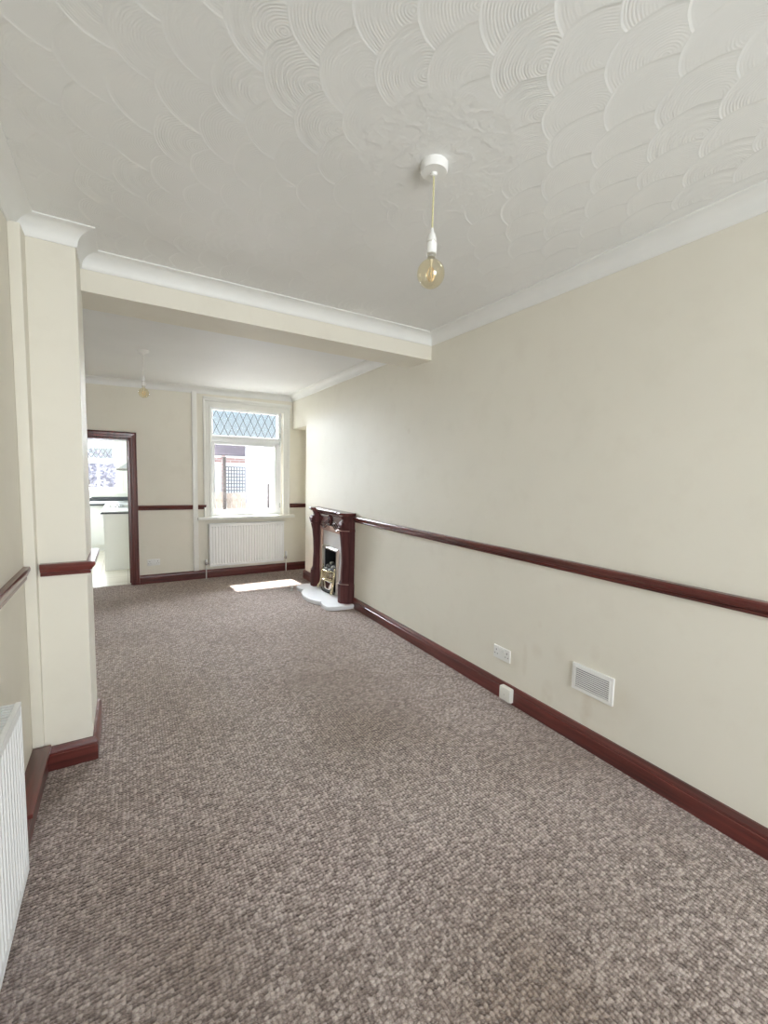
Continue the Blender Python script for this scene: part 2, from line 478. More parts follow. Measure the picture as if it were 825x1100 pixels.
trim(MB().prism(DP, lambda u, v, t: (t, D - u, ZD + v), 2.14, W + .36), M['wood_x'])
def skirt(name, *a, m='wood_y'):
    struct(MB().prism(SP, *a), name, M[m], 35)
skirt('baseboard_right', lambda u, v, t: (W - u, t, v), YF, 4.20)
skirt('baseboard_chimney', lambda u, v, t: (W - u, t, v), 5.25, lambda u, v: 5.75 + u)
skirt('baseboard_left', lambda u, v, t: (L + .036 + u, t, v), YF, lambda u, v: PY0 + .02 - u)
skirt('baseboard_pier', lambda u, v, t: (t, lean(.06) - u, v), L + .05, lambda u, v: PX + u, m='wood_x')
skirt('baseboard_pier_return', lambda u, v, t: (PX + u, t, v), lambda u, v: lean(.06) - u, PY1)
skirt('baseboard_back', lambda u, v, t: (t, D - u, v), .132, W + .36, m='wood_x')
# boxed ledge over the skirting in the left corner
lb = MB(); lb.box(L, L + .074, 2.05, 2.55, .115, .134, .004); lb.box(L, L + .038, 2.05, 2.56, 0.02, .118)
trim(lb, M['wood_y'])
# boxed pipe in the left corner, and the one beside the back window
trim(MB().box(L, -.372, 2.548, 2.68, .134, 2.575, .006), M['wall'], 30)
trim(MB().box(.782, .845, D - .032, D + .01, .118, 2.56, .004), M['gloss'], 30)

# ------------------------------------------------------------------ back window
w1 = MB()
def frame_rect(mb, x0, x1, z0, z1, y0, y1, t, b=.006):
    tl, tr, tb, tt = t if isinstance(t, tuple) else (t,) * 4
    mb.box(x0, x0 + tl, y0, y1, z0, z1, b); mb.box(x1 - tr, x1, y0, y1, z0, z1, b)
    mb.box(x0 + tl, x1 - tr, y0, y1, z0, z0 + tb, b); mb.box(x0 + tl, x1 - tr, y0, y1, z1 - tt, z1, b)
frame_rect(w1, WX0 + .005, WX1 - .005, WZ0, WZ1, 6.43, 6.50, (.045, .035, .035, .030))
w1.box(WX0 + .04, WX1 - .03, 6.425, 6.50, 1.915, 1.985, .006)          # transom
win = struct(w1, 'window_1', M['upvc'], 30)
s1 = MB(); frame_rect(s1, 1.045, 2.012, .895, 1.915, 6.415, 6.47, (.042, .075, .05, .035)); s1.build('opening_sash', M['upvc'], win, 30)
s2 = MB(); frame_rect(s2, 1.045, 2.012, 1.985, 2.372, 6.415, 6.47, (.018, .018, .025, .015)); s2.build('fanlight_sash', M['upvc'], win, 30)
MB().box(1.08, 1.97, 6.440, 6.444, .94, 1.885).build('pane', M['glass'], win)
MB().box(1.06, 2.0, 6.440, 6.444, 2.0, 2.362).build('fanlight_pane', M['glass'], win)
ld = MB()
x0, x1, z0, z1 = 1.064, 1.994, 2.010, 2.357
def clip_line(p, d):
    """segment of the line p + t d inside the fanlight"""
    t0, t1 = -9, 9
    for a, lo, hi in ((0, x0, x1), (1, z0, z1)):
        ta, tb = sorted(((lo - p[a]) / d[a], (hi - p[a]) / d[a])); t0, t1 = max(t0, ta), min(t1, tb)
    return (t0, t1) if t1 - t0 > .01 else None
zt = 2.357
for sgn in (1, -1):
    for k in range(-6, 16):
        p = (x0 + .05 + .105 * k, zt); d = (sgn * .46, 1)
        c = clip_line(p, d)
        if c:
            a = (p[0] + d[0] * c[0], 6.434, p[1] + d[1] * c[0]); b2 = (p[0] + d[0] * c[1], 6.434, p[1] + d[1] * c[1])
            ld.tube([a, b2], .0035, 4)
ld.build('lead_lattice', M['lead'], win)
hd = MB().box(1.052, 1.068, 6.40, 6.416, 1.33, 1.45, .004); hd.box(1.050, 1.070, 6.385, 6.40, 1.36, 1.40, .003)
hd.build('window_handle', M['upvc'], win)
for z in (1.0, 1.93, 2.06): MB().box(2.012, 2.028, 6.405, 6.43, z - .035, z + .035, .003).build('hinge', M['steel'], win)
# casing round the opening
cs = MB()
def casing_profile(w=.098): return [(0, 0), (0, .018), (.016, .018), (.020, .012), (w - .026, .014), (w - .020, .026), (w - .004, .028), (w, .022), (w, 0)]
c = casing_profile()
cs.prism(c, lambda u, v, t: (WX0 + .02 - u, D - v, t), WZ0, lambda u, v: WZ1 - .02 + u)
cs.prism(c, lambda u, v, t: (WX1 + u, D - v, t), WZ0, lambda u, v: WZ1 - .02 + u)
cs.prism(c, lambda u, v, t: (t, D - v, WZ1 - .02 + u), lambda u, v: WX0 + .02 - u, lambda u, v: WX1 + u)
trim(cs, M['gloss'], 30)
trim(MB().box(.925, 2.155, D - .045, D, 2.478, 2.512, .006), M['gloss'], 30)      # cap over the casing
si = MB().box(.835, 2.205, D - .088, D, .826, .868, .008); si.box(WX0 - .0, WX1, D - .01, 6.44, .826, .868)
trim(si, M['gloss'], 30)

# ------------------------------------------------------------------ doorway to the kitchen
d1 = MB(); AP = [(0, 0), (0, .012), (.010, .016), (.030, .016), (.034, .022), (.060, .024), (.066, .030), (.076, .028), (.078, 0)]
d1.prism(AP, lambda u, v, t: (DX1 + u - .002, D - v, t), 0, lambda u, v: DZ + u)
d1.prism(AP, lambda u, v, t: (DX0 - u + .002, D - v, t), 0, lambda u, v: DZ + u)
d1.prism(AP, lambda u, v, t: (t, D - v, DZ + u), lambda u, v: DX0 - u, lambda u, v: DX1 + u)
d1.box(DX1 - .022, DX1 - .001, D - .004, YO + .01, 0, DZ); d1.box(DX0 + .001, DX0 + .022, D - .004, YO + .01, 0, DZ); d1.box(DX0, DX1, D - .004, YO + .01, DZ - .022, DZ - .001)
d1.box(DX1 - .034, DX1 - .02, 6.46, 6.50, 0, DZ - .02)
struct(d1, 'door_1', M['wood_z'], 30)

# ------------------------------------------------------------------ electrical plates
def socket_double(name, label, ctr, facing):
    """facing 'X': on the right wall, facing -x ; 'Y': on the back wall, facing -y. local a = along wall, n = out of wall"""
    t = thing(name, ctr, label, 'socket')
    P = (lambda a, n, z: (ctr[0] - n, ctr[1] - a, ctr[2] + z)) if facing == 'X' else (lambda a, n, z: (ctr[0] + a, ctr[1] - n, ctr[2] + z))
    def bx(mb, a0, a1, n0, n1, z0, z1, bev=0):
        p, q = P(a0, n0, z0), P(a1, n1, z1)
        mb.box(min(p[0], q[0]), max(p[0], q[0]), min(p[1], q[1]), max(p[1], q[1]), min(p[2], q[2]), max(p[2], q[2]), bev)
    m = MB(); bx(m, -.073, .073, 0, .011, -.043, .043, .003); m.build('faceplate', M['plastic'], t, 30)
    for s in (-1, 1):
        m = MB(); bx(m, s * .016 - .009, s * .016 + .009, .009, .0145, .014, .036, .0015); m.build('rocker_switch', M['plastic'], t, 30)
        m = MB(); o = s * .047
        bx(m, o - .003, o + .003, .0112, .0116, .010, .020); bx(m, o - .015, o - .008, .0112, .0116, -.014, -.009); bx(m, o + .008, o + .015, .0112, .0116, -.014, -.009)
        m.build('pin_holes', M['dark'], t)
    return t
socket_double('double_socket', 'white double plug socket low on the right wall above the skirting', (W, 1.988, .303), 'X')
socket_double('double_socket', 'white double plug socket on the back wall beside the kitchen doorway', (.296, D, .278), 'Y')

t = thing('junction_box', (W - .022, 1.90, .065), 'small white square connection box fixed to the skirting under the socket', 'box')
m = MB().box(W - .062, W - .021, 1.855, 1.948, .022, .112, .010); m.build('cover', M['cream_plastic'], t, 40)
m = MB().box(W - .0635, W - .0625, 1.896, 1.906, .060, .070); m.build('screw', M['silver'], t)
m = MB().box(W - .045, W - .021, 1.858, 1.945, .018, .024); m.build('back_plate', M['plastic'], t)

# vent grille
t = thing('vent_grille', (W, 1.33, .385), 'white louvred rectangular air vent set in the right wall', 'vent')
y0, y1, z0, z1 = 1.210, 1.452, .308, .460
m = MB()
for (a, b2, c0, c1) in [(y0, y1, z0, z0 + .020), (y0, y1, z1 - .020, z1), (y0, y0 + .020, z0 + .018, z1 - .018), (y1 - .020, y1, z0 + .018, z1 - .018)]:
    m.box(W - .012, W, a, b2, c0, c1, .002)
m.build('vent_frame', M['plastic'], t, 30)
m = MB().box(W - .006, W - .001, y0 + .01, y1 - .01, z0 + .01, z1 - .01); m.build('backing', mat('vent_shadow_grey', (.20, .21, .23), .7), t)
m = MB()
for k in range(10):
    z = z0 + .026 + k * .0112
    m.prism([(-.0105, .0008), (-.0135, -.0004), (-.0135, .0052), (-.0105, .0056)], lambda u, v, tt: (W + u, tt, z + v), y0 + .014, y1 - .014)
m.build('louvres', M['plastic'], t)
for a in (y0 + .016, y1 - .022):
    MB().box(W - .0155, W - .012, a, a + .006, z0 + .016, z1 - .016).build('louvre_edge', M['plastic'], t)

# ------------------------------------------------------------------ radiators
def ribbed_panel(mb, P, a0, a1, z0, z1, n, depth=.010):
    """ribbed front: a along the panel, n outward, with flat margins top and bottom"""
    N = 8; pitch = (a1 - a0 - .03) / n
    prof = [(a0, 0)]
    for k in range(n):
        s0 = a0 + .015 + k * pitch
        prof += [(s0 + pitch * .12, 0), (s0 + pitch * .30, -depth), (s0 + pitch * .70, -depth), (s0 + pitch * .88, 0)]
    prof.append((a1, 0))
    lv = [(z0, 0), (z0 + .030, 0), (z0 + .042, 1), (z1 - .042, 1), (z1 - .030, 0), (z1, 0)]
    rows = [[mb.bm.verts.new(P(a, d * f, z)) for a, d in prof] for z, f in lv]
    for r, q in zip(rows, rows[1:]):
        for i in range(len(prof) - 1): mb.bm.faces.new([r[i], r[i + 1], q[i + 1], q[i]])
def radiator(label, P, a0, a1, z0, z1, dep, nr, grille):
    """P(a, n, z): n=0 front face, n negative towards the wall"""
    t = thing('radiator', P((a0 + a1) / 2, -dep / 2, z0), label, 'radiator')
    def bx(mb, a, b2, n0, n1, c0, c1, bev=0):
        p, q = P(a, n0, c0), P(b2, n1, c1)
        mb.box(min(p[0], q[0]), max(p[0], q[0]), min(p[1], q[1]), max(p[1], q[1]), c0, c1, bev)
    m = MB(); ribbed_panel(m, P, a0, a1, z0, z1, nr)
    bx(m, a0, a1, -.020, -.0115, z0, z1)
    for a, b2, c0, c1 in [(a0, a0 + .006, z0, z1), (a1 - .006, a1, z0, z1), (a0, a1, z0, z0 + .006), (a0, a1, z1 - .006, z1)]: bx(m, a, b2, -.010, .0015, c0, c1, .001)
    m.build('front_panel', M['rad'], t, 30)
    m = MB(); bx(m, a0 + .01, a1 - .01, -dep + .012, -dep + .024, z0 + .005, z1 - .005, .003); m.build('rear_panel', M['rad'], t, 30)
    for a in (a0, a1 - .004):
        m = MB(); bx(m, a, a + .004, -dep + .012, -.006, z0 + .02, z1 - .002); m.build('side_panel', M['rad'], t, 30)
    m = MB()
    bx(m, a0, a1, -.013, .0025, z1 - .004, z1 + .008, .002); bx(m, a0, a1, -dep + .010, -dep + .022, z1 - .004, z1 + .008, .002)
    n = max(6, int((a1 - a0) / .019)) if grille else 20
    for k in range(n + 1):
        a = a0 + (a1 - a0 - .006) * k / n
        bx(m, a, a + (.006 if grille else .02), -dep + .015, -.010, z1 - .002, z1 + .004)
    m.build('top_grille', M['rad'], t, 30)
    return t, bx
# under the back window
PB = lambda a, n, z: (a, 6.235 - n, z)
t, bx = radiator('white ribbed panel radiator under the back window', PB, .975, 2.03, .175, .765, .09, 27, False)
for a in (1.1, 1.86):
    m = MB(); bx(m, a, a + .04, -.1035, -.08, .25, .7); m.build('bracket', M['rad'], t)
def valve_set(t, x, y, z0, sgn, tall):
    m = MB(); m.tube([(x, y, 0.0), (x, y, z0 - .02)], .0075, 10); m.build('pipe', M['gloss'], t, 40)
    m = MB(); m.lathe([(.012, -.02), (.015, -.015), (.015, .02), (.011, .024), (.011, .03)], (x, y, z0), 12); m.tube([(x, y, z0), (x - sgn * .05, y, z0)], .010, 10); m.build('valve_body', M['chrome'], t, 40)
    m = MB()
    if tall: m.lathe([(.015, .03), (.019, .035), (.019, .085), (.016, .095), (.006, .098)], (x, y, z0), 14)
    else: m.lathe([(.012, .028), (.015, .032), (.014, .055), (.008, .060)], (x, y, z0), 14)
    m.build('valve_head', M['plastic'], t, 40)
valve_set(t, .935, 6.275, .215, -1, False)
valve_set(t, 2.075, 6.275, .215, 1, True)
# near left
PL = lambda a, n, z: (-.326 + n, a, z)
t, bx = radiator('large white ribbed radiator with a grille top on the left wall', PL, .45, 1.835, .075, .690, .091, 40, True)
for a in (1.55, .7):
    m = MB(); bx(m, a, a + .04, -.0915, -.082, .12, .62); m.build('bracket', M['rad'], t)

# ------------------------------------------------------------------ pendant lights
def lamp(label, x, y, ztop, zb, rb, rose, group, flexmat):
    t = thing('pendant_light', (x, y, ztop), label, 'light', group)
    m = MB()
    if rose == 'drum': m.lathe([(.051, .002), (.051, -.022), (.047, -.030), (.012, -.031), (.010, -.040), (.004, -.042)], (x, y, ztop), 28)
    else: m.lathe([(.052, .002), (.052, -.006), (.040, -.020), (.018, -.028), (.010, -.038), (.004, -.040)], (x, y, ztop), 28)
    m.build('ceiling_rose', M['plastic'], t, 35)
    zc = zb + rb + .100
    m = MB(); m.tube([(x, y, ztop - .038), (x + .001, y, (ztop + zc) / 2), (x, y, zc - .006)], .0034, 8); m.build('flex', flexmat, t, 60)
    m = MB(); m.lathe([(.005, .012), (.006, 0), (.013, -.012), (.0175, -.028), (.0175, -.036)], (x, y, zc), 20); m.build('lampholder_cap', M['plastic'], t, 35)
    m = MB(); m.lathe([(.0165, -.036), (.0165, -.041), (.0195, -.042), (.0195, -.078), (.017, -.080)], (x, y, zc), 20); m.build('lampholder_skirt', M['plastic'], t, 35)
    m = MB(); m.lathe([(.0165, -.0355), (.018, -.038), (.0165, -.0412)], (x, y, zc), 20); m.build('collar_ring', M['silver'], t, 35)
    m = MB(); m.lathe([(.0172, -.079), (.0185, -.083), (.0145, -.088), (.0145, -.094)], (x, y, zc), 20); m.build('lamp_cap', M['silver'], t, 35)
    b = MB(); pr = [(.0135, rb + .010), (.016, rb * .99)]
    for k in range(15):
        a = math.radians(66 - k * (156 / 14)); pr.append((rb * math.cos(a), rb * math.sin(a)))
    b.lathe(pr, (x, y, zb), 32); bulb = b.build('bulb', M['bulb'], t, 60)
    m = MB(); m.lathe([(.007, rb * .98), (.004, rb * .75), (.0025, rb * .25), (.004, rb * .15), (.001, rb * .1)], (x, y, zb), 12); m.build('glass_stem', M['stem'], bulb, 60)
    m = MB()
    for k in range(6):
        a = 2 * PI * k / 6
        m.tube([(x + .006 * math.cos(a), y + .006 * math.sin(a), zb + rb * .42), (x + .017 * math.cos(a), y + .017 * math.sin(a), zb - rb * .05), (x + .008 * math.cos(a + .5), y + .008 * math.sin(a + .5), zb - rb * .5)], .0013, 6)
    m.build('filament', M['filament'], bulb)
lamp('pendant light with amber globe bulb hanging from the swirled front ceiling', 1.006, 1.358, H, 2.262, .0515, 'drum', 'amber bulb pendants', M['flex'])
lamp('pendant light with amber globe bulb hanging in the rear room near the kitchen doorway', .169, 4.70, cz(.169), 2.220, .045, 'cone', 'amber bulb pendants', M['whiteflex'])

# ------------------------------------------------------------------ hearth
HZ = .046
def hearth_outline():
    yc = 4.725
    half = []                                  # offsets from the centre line towards one side: (dy, depth)
    for k in range(9): a = k / 8; half.append((.275 * a, .395 - .070 * a ** 2.2))
    half += [(.285, .300), (.300, .298)]
    for k in range(6): a = k / 5; half.append((.315 + .16 * a, .318 + .014 * math.sin(a * PI * .8)))
    for k in range(1, 7): a = PI / 2 * k / 6; half.append((.475 + .085 * math.sin(a), .325 - .23 * (1 - math.cos(a))))
    half.append((.560, .0))
    return [(yc + d, p) for d, p in half] + [(yc - d, p) for d, p in half[::-1][:-1]]
hp = hearth_outline()
m = MB(); cx_, cy_ = 4.725, .12
def hring(s, z): return [(W - max(0, (cy_ + (p - cy_) * s) if p > 0 else 0), cx_ + (y - cx_) * s, z) for y, p in hp]
m.loft([hring(.985, 0), hring(.985, .014), hring(.998, .018), hring(1.0, .026), hring(1.0, HZ - .006), hring(.985, HZ)])
tag(m.build('hearth', M['marble'], None, 35), 'curved white marble hearth slab on the carpet under the fireplace', 'hearth')

# ------------------------------------------------------------------ fire surround
fs = thing('fire_surround', (W, 4.725, HZ), 'dark mahogany fireplace surround with carved legs and shelf on right wall', 'fireplace')
YC = 4.725
def prof_leg(z):
    tab = [(.046, .145), (.26, .145), (.275, .132), (.30, .120), (.50, .110), (.66, .117), (.78, .130), (.855, .140), (.865, .148), (.88, .148), (.888, .138), (.92, .146), (.955, .140), (.975, .122), (1.0, .118), (1.02, .128), (1.035, .145)]
    for (a, p), (b2, q) in zip(tab, tab[1:]):
        if a <= z <= b2: return p + (q - p) * (z - a) / (b2 - a)
    return tab[-1][1]
ZL = [.046, .12, .26, .275, .30, .36, .43, .50, .58, .66, .72, .78, .82, .855, .865, .88, .888, .905, .92, .94, .955, .975, .99, 1.0, 1.02, 1.035]
for s in (-1, 1):
    rings = []
    for z in ZL:
        p = prof_leg(z); g = .008 if z < .27 or .86 < z < .885 else 0
        oy = lambda d: YC + s * d
        rings.append([(W, oy(.510 + g), z), (W - p * .50, oy(.510 + g), z), (W - p * .62, oy(.498 + g), z), (W - p * .98, oy(.448 + g), z), (W - p, oy(.435), z), (W - p, oy(.405), z), (W - p * .93, oy(.378 - g), z), (W - p * .62, oy(.355 - g), z), (W, oy(.352 - g), z)])
    leg = MB().loft(rings).build('leg', M['oak'], fs, 38)
    # scroll and leaf carving on the corbel, ring bead and plinth bead
    m = MB()
    for (z, r, d) in [(.930, .026, .132), (.905, .015, .138), (.955, .014, .128)]:
        m.lathe([(r * .6, -.052), (r, -.046), (r, .046), (r * .6, .052)], (W - d, YC + s * .430, z), 14, 'Y')
    for k in range(5): m.tube([(W - .146, YC + s * (.402 + .014 * k), .90), (W - .130, YC + s * (.410 + .010 * k), .82), (W - .118, YC + s * (.424 + .003 * k), .74)], [.006, .005, .0015], 6)
    m.build('carving', M['oak'], leg, 50)
    for z, pp in ((.872, .150), (.268, .150)):
        m = MB(); pts = [(W - pp * .50, YC + s * .522, z), (W - pp * .62, YC + s * .508, z), (W - pp * .99, YC + s * .458, z), (W - pp * 1.01, YC + s * .40, z)]
        m.tube(pts, .004, 6); m.build('bead', M['bead'], leg, 50)
# shelf, moulded and dipping back in the middle
def shelf_outline(ex, dep, mid):
    pts = [(YC + .515 + ex, 0), (YC + .515 + ex, dep * .66), (YC + .497 + ex, dep * .84), (YC + .455 + ex * .6, dep), (YC + .375, dep), (YC + .335, mid + .004)]
    pts += [(YC + .335 * math.cos(k * PI / 10), mid + .004 + .016 * math.sin(k * PI / 10)) for k in range(1, 10)]
    pts += [(2 * YC - y, p) for y, p in pts[:6][::-1]]
    return pts
m = MB()
def sring(e, d, mid, z): return [(W - p, y, z) for y, p in shelf_outline(e, d, mid)]
m.loft([sring(0, .146, .100, 1.030), sring(.004, .152, .106, 1.038), sring(.012, .164, .118, 1.048), sring(.014, .168, .122, 1.052), sring(.016, .170, .124, 1.066), sring(.012, .165, .120, 1.071)])
m.build('shelf', M['oak_y'], fs, 38)
# frieze with scalloped lower edge
fz = []
N = 40
for k in range(N + 1):
    y = -.36 + .72 * k / N; a = abs(y) / .36
    z = .892 - .012 * math.cos(a * PI) - .016 * max(0, 1 - (a / .2) ** 2) + .007 * math.cos(a * 5 * PI)
    fz.append((YC + y, z))
m = MB(); m.prism(fz + [(YC + .36, 1.032), (YC - .36, 1.032)], lambda u, v, tt: (W - tt, u, v), .0, .072); fr = m.build('frieze', M['oak_y'], fs, 30)
m = MB(); m.prism([(0, 0), (.014, .0), (.026, .014), (.032, .030), (0, .030)], lambda u, v, tt: (W - .070 - u, tt, 1.002 + v), YC - .365, YC + .365); m.build('cornice', M['oak_y'], fs, 30)
m = MB()
m.blob((W - .078, YC, .945), .036, .0, (.5, 1.0, 1.25), 3)
for k in range(10):
    a = 2 * PI * k / 10; m.blob((W - .078, YC + .047 * math.cos(a), .945 + .056 * math.sin(a)), .013, .05, (.8, 1, 1), 2)
m.build('oval_medallion', M['oak'], fr, 50)
for s in (-1, 1):
    m = MB()
    for q in range(3):
        pts = [(W - .074, YC + s * (.06 + .27 * k / 10), .905 - .03 * q * .6 + .022 * math.sin(k / 10 * 2 * PI + q) - .03 * k / 10) for k in range(11)]
        m.tube(pts, [.003 + .004 * math.sin(PI * k / 10) for k in range(11)], 6)
    m.build('scroll_carving', M['oak_y'], fr, 50)
# slips beside the back panel
for s in (-1, 1):
    MB().box(W - .058, W, min(YC + s * .352, YC + s * .318), max(YC + s * .352, YC + s * .318), HZ, .845, .003).build('timber_slip', M['slip'], fs, 30)
MB().box(W - .058, W, YC - .318, YC + .318, .800, .905, .003).build('timber_slip_header', M['slip_y'], fs, 30)
m = MB()
for (a, b2, c0, c1) in [(YC - .325, 4.615, HZ, .86), (5.005, YC + .325, HZ, .86), (4.61, 5.01, .60, .86)]: m.box(W - .024, W, a, b2, c0, c1)
m.build('back_panel', M['marble'], fs)

# ------------------------------------------------------------------ inset gas fire
gf = thing('gas_fire', (W - .03, 4.81, HZ), 'inset coal effect gas fire with brass fret inside the fireplace', 'fire')
FY0, FY1, FZ1 = 4.618, 5.000, .560
m = MB(); tp = [(0, 0), (0, .010), (.010, .022), (.026, .026), (.036, .016), (.040, 0)]
fy = lambda v: W - .0255 - v
m.prism(tp, lambda u, v, tt: (fy(v), FY1 + u, tt), HZ, lambda u, v: FZ1 + u); m.prism(tp, lambda u, v, tt: (fy(v), FY0 - u, tt), HZ, lambda u, v: FZ1 + u)
m.prism(tp, lambda u, v, tt: (fy(v), tt, FZ1 + u), lambda u, v: FY0 - u, lambda u, v: FY1 + u)
m.build('trim_frame', M['silver'], gf, 30)
m = MB()
a0, a1, b0, b1 = W - .02, W + .30, FY0 + .004, FY1 - .004
m.face([(a0, b0, HZ), (a1, b0 + .04, HZ), (a1, b0 + .04, .57), (a0, b0, .57)]); m.face([(a0, b1, HZ), (a1, b1 - .04, HZ), (a1, b1 - .04, .57), (a0, b1, .57)])
m.face([(a1, b0 + .04, HZ), (a1, b1 - .04, HZ), (a1, b1 - .04, .57), (a1, b0 + .04, .57)]); m.face([(a0, b0, .57), (a1, b0 + .04, .57), (a1, b1 - .04, .57), (a0, b1, .57)])
m.face([(a0, b0, HZ), (a1, b0 + .04, HZ), (a1, b1 - .04, HZ), (a0, b1, HZ)])
m.box(a0 - .01, a0 + .18, b0 + .02, b1 - .02, .16, .24)
m.build('firebox', M['soot'], gf)
FC = (FY0 + FY1) / 2 - .01
bow = lambda a: W - .058 - .060 * math.cos(a * PI / 2)       # a in -1..1 across the basket
fret = MB()
for z in (.205, .222, .318): fret.tube([(bow(k / 8) , FC + .175 * k / 8, z) for k in range(-8, 9)], .009 if z != .222 else .006, 8)
fret = fret.build('fret', M['brass'], gf, 50)
m = MB()
for k in range(-7, 8):
    a = k / 7.6; x = bow(a); y = FC + .175 * a
    m.tube([(x, y, .222), (x - .006, y, .25), (x - .001, y, .285), (x, y, .318)], .0068, 6)
m.build('fret_bars', M['brass'], fret, 50)
for s in (-1, 1):
    m = MB(); m.tube([(W - .050, FC + s * .176, .33), (W - .066, FC + s * .184, .27), (W - .072, FC + s * .178, .20), (W - .086, FC + s * .184, .12), (W - .102, FC + s * .196, .085), (W - .108, FC + s * .200, .068), (W - .104, FC + s * .198, HZ + .019)], [.008, .014, .016, .015, .018, .020, .018], 10)
    m.lathe([(.004, -.012), (.011, -.008), (.013, 0), (.011, .008), (.004, .016)], (W - .052, FC + s * .178, .345), 12)
    m.build('leg', M['brass'], fret, 50)
m = MB(); m.tube([(W - .070 - .04 * math.cos(k / 6 * PI / 2), FC + .19 * k / 6, HZ + .012) for k in range(-6, 7)], .008, 8); m.build('lower_rail', M['soot'], fret, 50)
m = MB(); rows = []
for i in range(5):
    f = i / 4; rows.append([m.bm.verts.new((W - .060 - .035 * f * math.cos(k / 6 * PI / 2), FC + .165 * k / 6, .200 - f * (.200 - HZ - .01))) for k in range(-6, 7)])
for r, q in zip(rows, rows[1:]):
    for i in range(12): m.bm.faces.new([r[i], r[i + 1], q[i + 1], q[i]])
o = m.build('ashpan_cover', M['chrome'], fret, 60); sm = o.modifiers.new('thick', 'SOLIDIFY'); sm.thickness = .002
k = 0
for row, (dx, z, n) in enumerate([(-.075, .255, 6), (-.045, .305, 6), (-.02, .345, 5), (.03, .37, 4)]):
    for i in range(n):
        y = FC - .145 + .29 * (i + .5) / n + random.uniform(-.01, .01)
        m = MB().blob((W + dx + random.uniform(-.008, .008) + .03 * abs(i - (n - 1) / 2) / n, y, z + random.uniform(-.01, .012)), .030, .14, (1.0, 1.0, .8), 2)
        m.build('coal', M['ash'] if (row + i) % 3 == 0 else M['coal'], gf, 20)

# little pale fitting lying by the hearth
t = thing('carpet_stub', (1.795, 5.19, 0), 'tiny pale metal pipe stub standing on the carpet beside the hearth', 'pipe stub')
m = MB(); m.lathe([(.022, 0), (.022, .006), (.008, .010), (.007, .030)], (1.795, 5.19, 0), 16); m.build('base', M['silver'], t, 35)
m = MB(); m.lathe([(.009, .028), (.017, .032), (.018, .046), (.012, .052), (.003, .053)], (1.795, 5.19, 0), 16); m.build('cap', M['cream_plastic'], t, 35)

# ------------------------------------------------------------------ kitchen seen through the doorway
KX0, KX1, KY1, KH = -1.9, .32, 9.85, 2.4
struct(MB().box(KX0 - .1, KX1 + .1, 6.40, KY1 + .1, -.12, -.004), 'floor_kitchen', M['tile'])
struct(MB().box(KX0 - .1, KX1 + .1, YO, KY1 + .1, KH, KH + .1), 'ceiling_kitchen', M['ceil'])
struct(MB().box(KX1, KX1 + .12, YO, KY1 + .1, -.1, KH + .1), 'wall_kitchen_right', M['kwall'])
kb = MB(); wall_xz(kb, KX0 - .1, KX1 + .1, -.1, KH + .1, KY1, KY1 + .25, [(-1.30, -.10, 1.06, 1.97)])
struct(kb, 'wall_kitchen_back', M['kwall'])
kl = MB()  # unseen wall, its opening put in to let light into the kitchen
for (a, b2, c0, c1) in [(YO, 7.4, -.1, 2.5), (9.3, KY1 + .1, -.1, 2.5), (7.4, 9.3, -.1, .9), (7.4, 9.3, 2.15, 2.5)]: kl.box(KX0 - .12, KX0, a, b2, c0, c1)
struct(kl, 'wall_kitchen_left', M['kwall'])
w2 = MB(); yk = KY1 + .06
frame_rect(w2, -1.30, -.10, 1.06, 1.97, yk, yk + .06, (.06, .06, .07, .05)); w2.box(-1.26, -.14, yk - .005, yk + .06, 1.600, 1.655, .004)
for xm in (-.445, -.86): w2.box(xm - .018, xm + .018, yk, yk + .05, 1.12, 1.61, .004)
win2 = struct(w2, 'window_2', M['upvc'], 30)
m = MB(); frame_rect(m, -1.24, -.155, 1.655, 1.93, yk - .015, yk + .03, .045); m.build('fanlight_sash', M['upvc'], win2, 30)
MB().box(-1.25, -.15, yk + .02, yk + .024, 1.1, 1.94).build('pane', M['glass'], win2)
m = MB()
for sgn in (1, -1):
    for k in range(-3, 22):
        x = -1.22 + .075 * k
        a, b2 = (x, yk + .018, 1.70), (x + sgn * .1, yk + .018, 1.885)
        if -1.2 < min(a[0], b2[0]) and max(a[0], b2[0]) < -.19: m.tube([a, b2], .004, 4)
m.build('lead_lattice', M['lead'], win2)
trim(MB().box(-1.40, .0, KY1 - .10, KY1 + .06, 1.02, 1.06, .006), M['gloss'], 30)
frk = MB(); frame_rect(frk, -1.38, -.045, 1.055, 2.03, KY1 - .018, KY1, .058); trim(frk, M['gloss'], 30)

def base_unit(label, x0, x1, y0, y1, facing):
    t = thing('base_cabinet', ((x0 + x1) / 2, (y0 + y1) / 2, 0), label, 'cabinet')
    MB().box(x0 + (.02 if facing == 'x' else 0), x1, y0 + (.02 if facing == 'y' else 0), y1, .11, .838).build('carcass', M['unit'], t)
    if 'end panel' in label: MB().box(x0, x1, y0 - .019, y0 - .001, -.004, .838).build('end_panel', M['unit'], t)
    MB().box(x0 + (.06 if facing == 'x' else 0), x1, y0 + (.06 if facing == 'y' else .0), y1, -.004, .11).build('plinth', M['unit'], t)
    m = MB()
    if facing == 'y':
        m.box(x0 + .003, x1 - .003, y0, y0 + .019, .115, .832, .003); d = m.build('door', M['unit'], t, 30)
        MB().box(x1 - .05, x1 - .04, y0 - .02, y0 - .001, .66, .78, .003).build('handle', M['steel'], d)
    else:
        m.box(x0, x0 + .019, y0 + .003, y1 - .003, .115, .832, .003); m.build('door', M['unit'], t, 30)
    return t
XA, YA, YB = -.285, 7.42, 9.25
base_unit('white kitchen base cabinet with its plain end panel facing the doorway', XA, KX1 - .004, YA, YA + .6, 'x')
